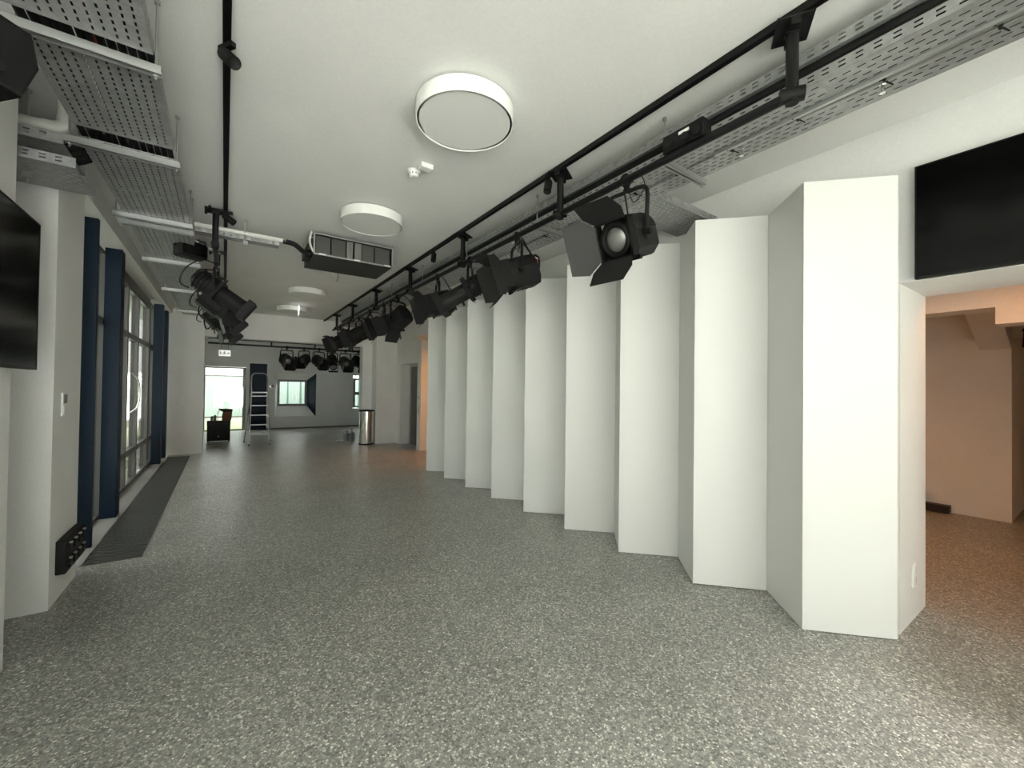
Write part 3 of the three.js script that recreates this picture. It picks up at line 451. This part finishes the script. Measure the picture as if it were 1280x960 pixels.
// ───────────────────────── ceiling fan-coil unit and its pipes ─────────────────────────
{ const o = thing('fan_coil_unit', 'grey metal ceiling fan-coil unit with an open row of cells', 'ventilation unit', [1.25, 3.05, -5.11]);
  obj('body', merge([box(-0.45, 0.45, 0, 0.006, -0.69, 0), box(-0.45, 0.45, 0.234, 0.24, -0.69, 0), box(-0.45, -0.444, 0, 0.24, -0.69, 0), box(0.444, 0.45, 0, 0.24, -0.69, 0), box(-0.45, 0.45, 0, 0.24, -0.69, -0.684)]), M.acBody, o);
  obj('front_flange', merge([box(-0.455, 0.455, -0.004, 0.012, -0.004, 0.004), box(-0.455, 0.455, 0.228, 0.244, -0.004, 0.004), box(-0.455, -0.438, 0, 0.24, -0.004, 0.004), box(0.438, 0.455, 0, 0.24, -0.004, 0.004)]), M.zincBright, o);
  const xs = [-0.43, -0.262, -0.095, -0.005, 0.085, 0.235, 0.43];
  for (let i = 0; i < 6; i++) obj('cell', box(xs[i] + 0.006, xs[i + 1] - (i === 2 ? 0.014 : 0.006), 0.015, 0.225, -0.06, -0.03 - (i === 2 || i === 3 ? 0 : 0.012)), i === 2 || i === 3 ? M.cell : M.coil, o);
  for (const x of [-0.36, 0.02, 0.38]) obj('tab', box(x - 0.035, x + 0.035, 0.004, 0.016, 0.003, 0.006), M.white, o);
  for (const [x, z] of [[-0.47, -0.06], [0.47, -0.06], [-0.47, -0.6], [0.47, -0.6]]) { obj('lug', box(Math.min(x, x * 0.94), Math.max(x, x * 0.94), 0.19, 0.2, z - 0.02, z + 0.02), M.zincBright, o); obj('rod', cyl([x, 0.18, z], [x, CEIL - 3.05, z], 0.005, 0.005, 8), M.zincBright, o); }
  obj('drain_box', box(-0.51, -0.45, 0.01, 0.1, -0.45, -0.2, 0.01), M.black, o); obj('pull_cord', tube([[-0.05, 0, -0.69], [-0.045, -0.05, -0.69], [-0.06, -0.11, -0.69]], 0.003, 10, 6), M.cable, o);
  obj('hose', merge([tube([[-0.74, 0.135, -0.19], [-0.62, 0.12, -0.19], [-0.53, 0.05, -0.17], [-0.46, 0.03, -0.15]], 0.028, 20, 10)]), M.black, o); obj('grey_hose', tube([[-0.47, 0.25, -0.03], [-0.49, 0.16, -0.03], [-0.47, 0.07, -0.03], [-0.44, 0.02, -0.03]], 0.012, 20, 8), M.pipeWhite, o); }
{ const o = thing('insulated_pipe', 'white insulated pipe run leading from the window-side tray to the fan-coil unit', 'pipe', [-0.28, 3.187, -5.3]);
  obj('pipe', cyl([0, 0, 0], [0.82, 0, 0], 0.026, 0.026, 18), M.pipeWhite, o); obj('pipe', cyl([0.1, 0.012, -0.07], [0.82, 0.012, -0.07], 0.02, 0.02, 16), M.pipeWhite, o);
  obj('clip', merge([bar([0.43, -0.03, 0], [0.43, CEIL - 3.187, 0], 0.008, 0.008), cyl([0.42, 0, 0], [0.44, 0, 0], 0.03, 0.03, 18)]), M.zincBright, o); }
trayAlongX(-0.27, 0.47, -5.22, -5.34, 3.1, 0.04, 'narrow perforated cable tray below the white insulated pipe', null, 3);
hanger(0.14, 0.18, -5.28, 3.06, 'single strut bracket holding the narrow tray below the insulated pipe', null, [0.5]);

// ───────────────────────── small ceiling fittings ─────────────────────────
{ const o = thing('smoke_detector', 'white round smoke detector on the ceiling', 'smoke detector', [1.24, CEIL, -3.23]);
  obj('base', lathe([[0, 0], [0.05, 0], [0.052, -0.012], [0.046, -0.02], [0, -0.02]], 28), M.white, o); obj('sensor_head', lathe([[0.044, -0.018], [0.045, -0.03], [0.036, -0.052], [0.02, -0.058], [0, -0.058]], 28), M.white, o);
  const g = []; for (let i = 0; i < 10; i++) { const b = box(-0.005, 0.005, -0.042, -0.03, 0.04, 0.0445); b.rotateY(i * Math.PI / 5); g.push(b); } obj('vent', merge(g), M.grey, o); }
tag(obj('sensor_box', box(1.235, 1.335, CEIL - 0.04, CEIL, -3.13, -3.06, 0.006), M.white), 'small white rectangular box on the ceiling beside the smoke detector', 'sensor');
{ const c = document.createElement('canvas'); c.width = 256; c.height = 128; const x = c.getContext('2d'); x.fillStyle = '#f4f8f2'; x.fillRect(0, 0, 256, 128); x.fillStyle = '#1c2a22';
  x.fillRect(22, 30, 20, 68); x.fillRect(58, 40, 12, 58);                               // door leaf and jamb
  x.beginPath(); x.arc(122, 34, 11, 0, 7); x.fill(); x.fillRect(108, 46, 28, 26); x.fillRect(94, 50, 20, 9); x.fillRect(130, 56, 22, 9); x.fillRect(98, 72, 16, 26); x.fillRect(124, 70, 22, 11); x.fillRect(138, 78, 11, 22);
  x.fillRect(176, 58, 30, 14); x.beginPath(); x.moveTo(204, 40); x.lineTo(236, 65); x.lineTo(204, 90); x.fill();
  const t = new THREE.CanvasTexture(c); t.colorSpace = THREE.SRGBColorSpace;
  const glow = S({ color: 0x000000, emissive: 0xffffff, emissiveMap: t, emissiveIntensity: 0.42, roughness: 0.5 });
  const o = thing('exit_sign', 'glowing white exit sign with a running figure above the far door', 'exit sign', [-0.01, 2.42, -13.5]);
  obj('case', box(-0.135, 0.135, -0.085, 0.085, -0.03, 0.0, 0.008), M.white, o); const p = new THREE.PlaneGeometry(0.26, 0.16); p.translate(0, 0, 0.003); obj('sign_face', p, glow, o, 'lit exit pictogram');
  obj('rod', merge([cyl([-0.08, 0.08, -0.015], [-0.08, CEIL - 2.42, -0.015], 0.004), cyl([0.08, 0.08, -0.015], [0.08, CEIL - 2.42, -0.015], 0.004)]), M.blackMetal, o);
  const L = new THREE.RectAreaLight(0xffffff, 0.42, 0.26, 0.16); L.position.set(-0.01, 2.42, -13.49); L.lookAt(-0.01, 2.42, -5); scene.add(L);
  const o2 = thing('exit_sign', 'hanging double-sided exit sign seen on its glowing edge under the ceiling', 'exit sign', [1.3, CEIL - 0.03, -10.1], -0.06);
  obj('mount', box(-0.02, 0.02, 0.0, 0.03, -0.06, 0.06, 0.004), M.white, o2); obj('sign_plate', box(-0.006, 0.006, -0.2, 0.0, -0.14, 0.14, 0.002), S({ color: rgb(0.8, 0.82, 0.8), emissive: 0xffffff, emissiveIntensity: 0.3 }), o2, 'glowing acrylic plate');
  const L2 = new THREE.PointLight(0xffffff, 0.01, 0); L2.position.set(1.3, CEIL - 0.13, -9.9); scene.add(L2); }

// ───────────────────────── screens and speaker ─────────────────────────
function tv(name, label, pos, w, h, turn) {
  const o = thing(name, label, 'screen', pos, turn); obj('back_case', box(-w / 2, w / 2, -h / 2, h / 2, -0.035, -0.004, 0.006), M.black, o);
  obj('bezel', merge([box(-w / 2, w / 2, -h / 2, -h / 2 + 0.014, -0.005, 0.004), box(-w / 2, w / 2, h / 2 - 0.008, h / 2, -0.005, 0.004), box(-w / 2, -w / 2 + 0.008, -h / 2, h / 2, -0.005, 0.004), box(w / 2 - 0.008, w / 2, -h / 2, h / 2, -0.005, 0.004)]), M.blackMetal, o);
  obj('display_glass', box(-w / 2 + 0.006, w / 2 - 0.006, -h / 2 + 0.008, h / 2 - 0.006, -0.004, 0.002), M.screen, o); return o;
}
tv('wall_screen', 'large black flat screen mounted on the lintel above the opening', [3.55, 2.625, -0.07], 1.26, 0.71, -Math.PI / 2);
obj('wall_mount', box(-0.3, 0.3, -0.15, 0.15, -0.05, -0.034), M.blackMetal, scene.getObjectByName('wall_screen'));
const tvl = tv('wall_screen', 'large black flat screen on the wall beside the recess', [-0.9, 2.05, -2.8], 1.5, 0.845, Math.PI / 2); obj('wall_mount', box(-0.4, 0.4, -0.2, 0.2, -0.06, -0.034), M.blackMetal, tvl);
{ const o = thing('wall_speaker', 'black loudspeaker hung by an arm near the ceiling above the wall screen', 'speaker', [-0.748, 2.69, -2.2], 0.75);
  const s = new THREE.Shape([[-0.13, -0.1], [0.09, -0.12], [0.13, 0.0], [0.11, 0.1], [-0.13, 0.12]].map(p => new THREE.Vector2(...p)));
  const g = new THREE.ExtrudeGeometry(s, { depth: 0.2, bevelEnabled: true, bevelSize: 0.01, bevelThickness: 0.01, bevelSegments: 2 }); g.translate(0, 0, -0.1); obj('cabinet', g, M.black, o);
  obj('knob', cyl([0.03, -0.07, 0.108], [0.03, -0.07, 0.125], 0.014), M.lampBlack, o); obj('arm', merge([tube([[-0.05, 0.1, 0], [-0.03, 0.16, 0], [0.1, 0.27, -0.15], [0.14, 0.31, -0.28]], 0.011, 16, 8)]), M.blackMetal, o); }

// ───────────────────────── wall fittings ─────────────────────────
{ const o = thing('light_switch', 'white double light switch on the wall pier by the first blue post', 'switch', [-0.963, 1.4, -4.33]);
  obj('plate', box(0, 0.012, -0.085, 0.085, -0.042, 0.042, 0.004), M.white, o); for (const y of [0.04, -0.04]) obj('rocker', box(0.011, 0.018, y - 0.033, y + 0.033, -0.034, 0.034, 0.003), y > 0 ? M.grey : M.diffuser, o); }
{ const o = thing('light_switch', 'white light switch on the wall pier at the end of the grating', 'switch', [-0.73, 1.2, -11.8]);
  obj('plate', box(-0.042, 0.042, -0.085, 0.085, 0, 0.012, 0.004), M.white, o); for (const y of [0.04, -0.04]) obj('rocker', box(-0.032, 0.032, y - 0.03, y + 0.03, 0.011, 0.016, 0.003), M.diffuser, o); }
{ const o = thing('wall_socket', 'white double wall socket low on the end of the wall by the opening', 'socket', [3.92, 0.31, -0.78]);
  obj('plate', box(-0.04, 0.04, -0.08, 0.08, 0, 0.01, 0.004), M.white, o); for (const y of [0.038, -0.038]) { const g = lathe([[0.026, 0], [0.03, 0], [0.03, 0.013], [0.026, 0.013]], 24); g.rotateX(Math.PI / 2); g.translate(0, y, 0.0); obj('socket_ring', g, M.diffuser, o); } }
{ const o = thing('power_box', 'black socket box with chrome-trimmed outlets low on the white wall pier', 'socket box', [-0.963, 0.305, -4.49]);
  obj('body', box(0, 0.055, -0.115, 0.125, -0.24, 0.24, 0.008), M.black, o);
  for (let i = 0; i < 4; i++) for (const y of [0.06, -0.05]) { const z = 0.18 - i * 0.115; const m = obj('outlet', cyl([0.05, y, z], [0.072, y, z], 0.034, 0.034, 20), M.lampBlack, o); obj('lid_hinge', box(0.06, 0.076, y + 0.028, y + 0.04, z - 0.015, z + 0.015, 0.002), M.brushed, m); } }
{ const o = thing('lift_door', 'brushed steel lift door in a shallow recess', 'lift door', [4.33, 0, -10.59]);
  obj('leaf', box(-0.05, -0.02, 0, 2.14, -0.55, -0.12, 0.003), M.liftSteel, o); obj('leaf', box(-0.03, 0, 0, 2.14, -0.12, 0.55, 0.003), M.liftSteel, o); obj('jamb', merge([box(-0.07, 0, 0, 2.19, -0.61, -0.55), box(-0.07, 0, 0, 2.19, 0.55, 0.61), box(-0.07, 0, 2.14, 2.19, -0.55, 0.55)]), M.brushed, o); }
for (const [y, h, l] of [[1.31, 0.045, 'upper small steel call display beside the lift door'], [1.0, 0.09, 'tall steel call button plate beside the lift door']]) { const o = thing('lift_panel', l, 'call panel', [4.0, y, -9.87]); obj('plate', box(-0.01, 0, -h, h, -0.03, 0.03, 0.002), M.brushed, o); obj('button', cyl([-0.012, 0, 0], [-0.008, 0, 0], 0.014, 0.014, 14), M.black, o); }
tag(obj('thermostat', box(3.76, 3.84, 1.3, 1.38, -11.5, -11.488, 0.004), M.white), 'small white thermostat on the wall beside the lift', 'thermostat');
{ const o = thing('wall_reel', 'small round chrome fitting on the wall beside the navy panel', 'fitting', [1.42, 1.55, -17.15]); const g = lathe([[0.06, 0], [0.11, 0], [0.11, 0.03], [0.06, 0.03]], 24); g.rotateX(Math.PI / 2); obj('ring', g, M.chrome, o); obj('hub', cyl([0, 0, 0], [0, 0, 0.05], 0.045, 0.03), M.grey, o); }

// ───────────────────────── things standing in the far room ─────────────────────────
{ const o = thing('waste_bin', 'tall cylindrical polished steel bin in front of the lift pier', 'bin', [3.215, 0, -11.62]);
  obj('body', lathe([[0.195, 0.03], [0.2, 0.035], [0.2, 0.9], [0.195, 0.905]], 48), M.chrome, o); obj('base_ring', lathe([[0, 0], [0.198, 0], [0.204, 0.006], [0.204, 0.034], [0.19, 0.036]], 40), M.black, o);
  obj('top_rim', lathe([[0.205, 0.895], [0.205, 0.925], [0.19, 0.935], [0.12, 0.93], [0.115, 0.9], [0.115, 0.7]], 40), M.black, o); }
{ const B = [[2.86, -12.62, 0.26, 0], [2.93, -12.55, 0.3, 1], [3.0, -12.66, 0.24, 0], [3.05, -12.5, 0.36, 1], [3.13, -12.6, 0.28, 0], [2.98, -12.42, 0.22, 1]], lab = ['short clear bottle with a white cap at the left of the bottle group', 'dark bottle in the bottle group by the steel bin', 'small clear bottle at the back of the bottle group', 'tallest dark bottle by the steel bin', 'clear bottle next to the steel bin', 'small dark bottle at the front of the bottle group'];
  B.forEach(([x, z, h, k], i) => { const o = thing('bottle', lab[i], 'bottle', [x, 0, z], 0, 'bottles on the floor by the steel bin'); obj('body', lathe([[0, 0], [0.036, 0], [0.038, 0.006], [0.038, h * 0.6], [0.03, h * 0.72], [0.014, h * 0.82], [0.014, h * 0.92]], 20), k ? M.grey : M.bottle, o); obj('cap', lathe([[0.0155, h * 0.9], [0.0165, h * 0.91], [0.0165, h], [0, h]], 16), k ? M.black : M.white, o); });
  const c = new THREE.PlaneGeometry(0.22, 0.16, 16, 12); c.rotateX(-Math.PI / 2); const p = c.attributes.position; for (let i = 0; i < p.count; i++) p.setY(i, 0.012 + 0.014 * Math.sin(p.getX(i) * 45) * Math.cos(p.getZ(i) * 38)); c.computeVertexNormals(); c.translate(2.75, 0.004, -12.62); tag(obj('cloth', c, M.white), 'crumpled white cloth on the floor beside the bottles', 'cloth'); }
{ const o = thing('flight_case', 'black transport case with metal edges standing in front of the glazed door', 'case', [-0.11, 0, -14.05]);
  obj('body', box(-0.265, 0.265, 0.02, 0.565, -0.25, 0.0, 0.01), M.black, o); obj('lid', box(-0.27, 0.27, 0.46, 0.575, -0.255, 0.005, 0.012), M.black, o); obj('latch', box(-0.02, 0.02, 0.13, 0.16, 0.0, 0.01, 0.003), M.grey, o);
  for (const [x, z] of [[-0.24, -0.02], [0.24, -0.02], [-0.24, -0.23], [0.24, -0.23]]) obj('foot', cyl([x, 0, z], [x, 0.025, z], 0.02), M.black, o); }
{ const o = thing('tool_bag', 'brown tool bag with a dark flap on top of the black case', 'bag', [0.06, 0.575, -14.16]);
  const s = new THREE.Shape(); s.moveTo(-0.09, 0); s.lineTo(0.1, 0); s.quadraticCurveTo(0.13, 0.16, 0.12, 0.29); s.lineTo(-0.03, 0.31); s.quadraticCurveTo(-0.1, 0.2, -0.09, 0); const g = new THREE.ExtrudeGeometry(s, { depth: 0.14, bevelEnabled: true, bevelSize: 0.012, bevelThickness: 0.012, bevelSegments: 2 }); g.translate(0, 0.012, -0.07); obj('body', g, M.brown, o);
  const f = new THREE.Shape(); f.moveTo(0.14, 0.3); f.lineTo(-0.19, 0.34); f.quadraticCurveTo(-0.16, 0.27, -0.05, 0.24); f.lineTo(0.14, 0.25); const h = new THREE.ExtrudeGeometry(f, { depth: 0.17, bevelEnabled: false }); h.translate(0, 0, -0.085); obj('flap', h, M.black, o); }
for (const [x, h, l] of [[-0.27, 0.13, 'short dark tin on the black case'], [-0.20, 0.16, 'taller dark spray can on the black case']]) { const o = thing('can', l, 'can', [x, 0.575, -14.14]); obj('body', lathe([[0, 0], [0.032, 0], [0.033, 0.004], [0.033, h * 0.8], [0.026, h * 0.88], [0, h * 0.88]], 20), M.grey, o); obj('cap', cyl([0, h * 0.88, 0], [0, h, 0], 0.018), M.black, o); }
tag(obj('work_lamp_tube', tube([[-0.14, 0.575, -14.2], [-0.14, 0.75, -14.2], [-0.12, 0.84, -14.2], [-0.06, 0.86, -14.2]], 0.008, 20, 8), M.pipeWhite), 'thin white bent rod standing on the black case', 'rod');
{ const o = thing('step_ladder', 'aluminium step ladder with five treads standing before the navy panel', 'ladder', [0.78, 0, -13.0]);
  const X = 0.23;
  for (const s of [-1, 1]) { const f = obj('front_rail', bar([s * X, 0.02, 0.22], [s * 0.18, 1.42, -0.12], 0.025, 0.06), M.alu, o); obj('foot', box(s * X - 0.02, s * X + 0.02, 0, 0.03, 0.18, 0.26, 0.004), M.black, f);
    const b = obj('rear_leg', bar([s * 0.31, 0.02, -0.62], [s * 0.19, 1.35, -0.15], 0.022, 0.04), M.alu, o); obj('foot', box(s * 0.31 - 0.02, s * 0.31 + 0.02, 0, 0.03, -0.66, -0.58, 0.004), M.black, b); }
  for (let i = 0; i < 5; i++) { const t = (i + 1) / 5.4, y = 0.02 + t * 1.36, z = 0.22 - 0.34 * t, w = X - 0.05 * t; obj('tread', box(-w, w, y - 0.014, y + 0.012, z - 0.045, z + 0.045, 0.004), M.alu, o); }
  obj('platform', box(-0.19, 0.19, 1.36, 1.39, -0.33, -0.06, 0.005), M.alu, o);
  obj('hoop', tube([[-0.18, 1.36, -0.1], [-0.19, 1.6, -0.13], [-0.17, 1.84, -0.16], [-0.12, 1.89, -0.165], [0, 1.895, -0.165], [0.12, 1.89, -0.165], [0.17, 1.84, -0.16], [0.19, 1.6, -0.13], [0.18, 1.36, -0.1]], 0.015, 60, 10), M.alu, o);
  obj('brace', merge([bar([-0.29, 0.25, -0.55], [0.29, 0.25, -0.55], 0.02, 0.03), bar([-0.25, 0.75, -0.36], [0.25, 0.75, -0.36], 0.02, 0.03)]), M.alu, o);
  obj('stay', merge([bar([-0.22, 0.7, 0.05], [-0.26, 0.72, -0.36], 0.008, 0.02), bar([0.22, 0.7, 0.05], [0.26, 0.72, -0.36], 0.008, 0.02)]), M.alu, o); }

// ───────────────────────── warmly lit side room ─────────────────────────
{ const o = thing('steel_floor_rail', 'dark steel rail with an upright lying at the foot of the side room wall', 'rail', [7.8, 0, -1.2]); obj('rail', box(-0.07, 0.06, 0.01, 0.1, -0.7, 0.0, 0.004), M.darkSteel, o); obj('upright', box(-0.05, 0.06, 0.1, 0.26, -0.7, -0.24, 0.004), M.darkSteel, o); }
const gWarm = 'warm lamps of the side room';
for (const [x, z, I] of [[4.85, -2.2, 1.6], [4.75, -0.2, 0.9], [6.8, -3.2, 0.35], [4.85, -4.8, 1], [6.8, -6.4, 1], [4.85, -8.6, 3.6], [6.8, 1.6, 0.4]]) {
  const o = thing('side_room_lamp', 'flat amber ceiling lamp of the side room', 'ceiling lamp', [x, 2.62, z], 0, gWarm);
  obj('case', box(-0.26, 0.26, -0.045, 0, -0.26, 0.26, 0.008), M.white, o); obj('lamp_panel', box(-0.24, 0.24, -0.05, -0.044, -0.24, 0.24), S({ color: 0x000000, emissive: rgb(1, 0.4, 0.115), emissiveIntensity: 1.6 }), o);
  const L = new THREE.RectAreaLight(rgb(1, 0.4, 0.115), 4.2 * I, 0.48, 0.48); L.position.set(x, 2.565, z); L.lookAt(x, 0, z); scene.add(L);
}
{ const s = fresnel('black stage light at the edge of the side room beam', [7.6, 2.62, -0.42], aim(-1, 0.3), 0.3, null); s.scale.setScalar(0.9); }
{ const o = thing('side_room_door', 'grey door with a steel handle at the end of the side room', 'door', [9.28, 0, -0.1]); obj('leaf', box(-0.04, 0.0, 0.01, 2.1, -0.5, 0.5, 0.004), M.frame, o); obj('handle', merge([cyl([-0.04, 1.05, 0.4], [-0.09, 1.05, 0.4], 0.01), cyl([-0.09, 1.05, 0.4], [-0.09, 1.05, 0.27], 0.01)]), M.chrome, o); }

// plaster crumbs by the wall screen
{ const g = []; for (let i = 0; i < 16; i++) { const b = new THREE.IcosahedronGeometry(0.003 + 0.005 * rnd(), 0); b.scale(1, 0.5, 1.3); b.rotateY(rnd() * 6); b.translate(-0.9 + 0.42 * rnd() * rnd(), 0.002, -3.3 + 0.5 * (rnd() - 0.5)); g.push(b); } tag(obj('plaster_crumbs', g, M.white), 'scattered white plaster crumbs on the floor below the wall screen', 'debris', null, 'stuff'); }
// ───────────────────────── outdoors ─────────────────────────
struct('ground', merge([box(-40, 40, -0.5, -0.21, -45, 45)]), M.paving, 'pale paving around the building', 'ground');
tag(obj('lawn', merge([box(-14, 12, -0.215, -0.12, -34, -17.9), box(-14, -3.4, -0.215, -0.12, -17.9, -4)]), M.lawn), 'sunlit lawn outside the exit door and windows', 'lawn', null, 'structure');
tag(obj('lawn', merge([box(-16, 16, -0.215, -0.12, 12.5, 34)]), M.lawn), 'lawn behind the wide glazing', 'lawn', null, 'structure');
{ const o = thing('glass_fence', 'pale translucent panel fence outside the exit door', 'fence', [0, -0.12, -20.6]);
  for (let i = 0; i < 9; i++) { obj('panel', box(-8 + i * 1.8, -8 + i * 1.8 + 1.74, 0.42, 2.05, -0.02, 0.02), M.fence, o); obj('post', box(-8 + i * 1.8 - 0.05, -8 + i * 1.8 + 0.01, 0, 2.1, -0.04, 0.04), M.frame, o); } obj('rail', box(-8, 8.2, 0.36, 0.42, -0.03, 0.03), M.frame, o); obj('rail', box(-8, 8.2, 2.05, 2.1, -0.03, 0.03), M.frame, o); }
{ const o = thing('slat_fence', 'pale vertical slats seen through the deep far window', 'fence', [0, -0.12, -19.6]);
  for (let i = 0; i < 34; i++) { const x = 1.5 + i * 0.16; obj('slat', quad([x, 0, 0], [x + 0.08 + 0.03 * (i % 2), 0, 0], [x + 0.06, 2.2, 0], [x + 0.02 * (i % 3), 2.2, 0], [0, 0, -0.03]), i % 3 === 1 ? M.fenceDark : M.fence, o); } obj('rail', box(1.4, 7.0, 0.4, 0.5, -0.07, -0.035), M.frame, o); }
{ const o = thing('garden_wall', 'pale rendered garden wall outside the tall windows', 'wall', [-6.4, -0.12, -12]); obj('wall', box(-0.1, 0.1, 0, 1.5, -10, 12), M.render, o); obj('coping', box(-0.15, 0.15, 1.5, 1.56, -10, 12), M.concrete, o); }
{ const o = thing('neighbour_house', 'pale neighbouring house beyond the garden wall', 'house', [-13, -0.12, -15]); obj('wall', box(-3, 3, 0, 6, -8, 8), M.render, o); obj('roof', quad([3.4, 5.9, 8.4], [3.4, 5.9, -8.4], [0, 8, -8.4], [0, 8, 8.4], [0, 0.15, 0]), M.grey, o);
  for (const z of [-6, -3, 0, 3, 6]) for (const y of [1.0, 3.8]) { const w = obj('window', box(2.98, 3.03, y, y + 1.4, z - 0.6, z + 0.6), M.frame, o); obj('pane', box(3.03, 3.04, y + 0.08, y + 1.32, z - 0.52, z + 0.52), M.screen, w); } }
function shrub(x, z, r, h, label) {
  const o = thing('shrub', label, 'shrub', [x, -0.12, z], 0, 'shrubs outside'); const gs = [];
  for (let i = 0; i < 26; i++) { const a = rnd() * 6.283, t = rnd(), q = Math.sqrt(rnd()) * r * (0.55 + 0.45 * Math.sin(Math.PI * (0.15 + 0.8 * t))); const g = new THREE.IcosahedronGeometry(r * (0.28 + 0.2 * rnd()), 1), p = g.attributes.position; for (let k = 0; k < p.count; k++) { const f = 0.8 + 0.4 * hash(Math.round(p.getX(k) * 999), Math.round(p.getY(k) * 999), Math.round(p.getZ(k) * 999) + i); p.setXYZ(k, p.getX(k) * f, p.getY(k) * f, p.getZ(k) * f); } g.computeVertexNormals(); g.translate(Math.cos(a) * q, 0.25 + t * (h - 0.3), Math.sin(a) * q); gs.push(g); }
  obj('foliage', gs, M.leaf, o); obj('stem', cyl([0, 0, 0], [0, h * 0.6, 0], 0.05), M.brown, o);
}
[[-4.7, -9, 0.8, 2.4], [-4.6, -13.5, 0.9, 2.0], [-4.7, -17, 0.8, 2.6]].forEach(([x, z, r, h], i) => shrub(x, z, r, h, ['tall green shrub', 'broad green shrub', 'upright green shrub', 'large green shrub'][i] + ' in front of the garden wall'));

renderer.render(scene, camera);
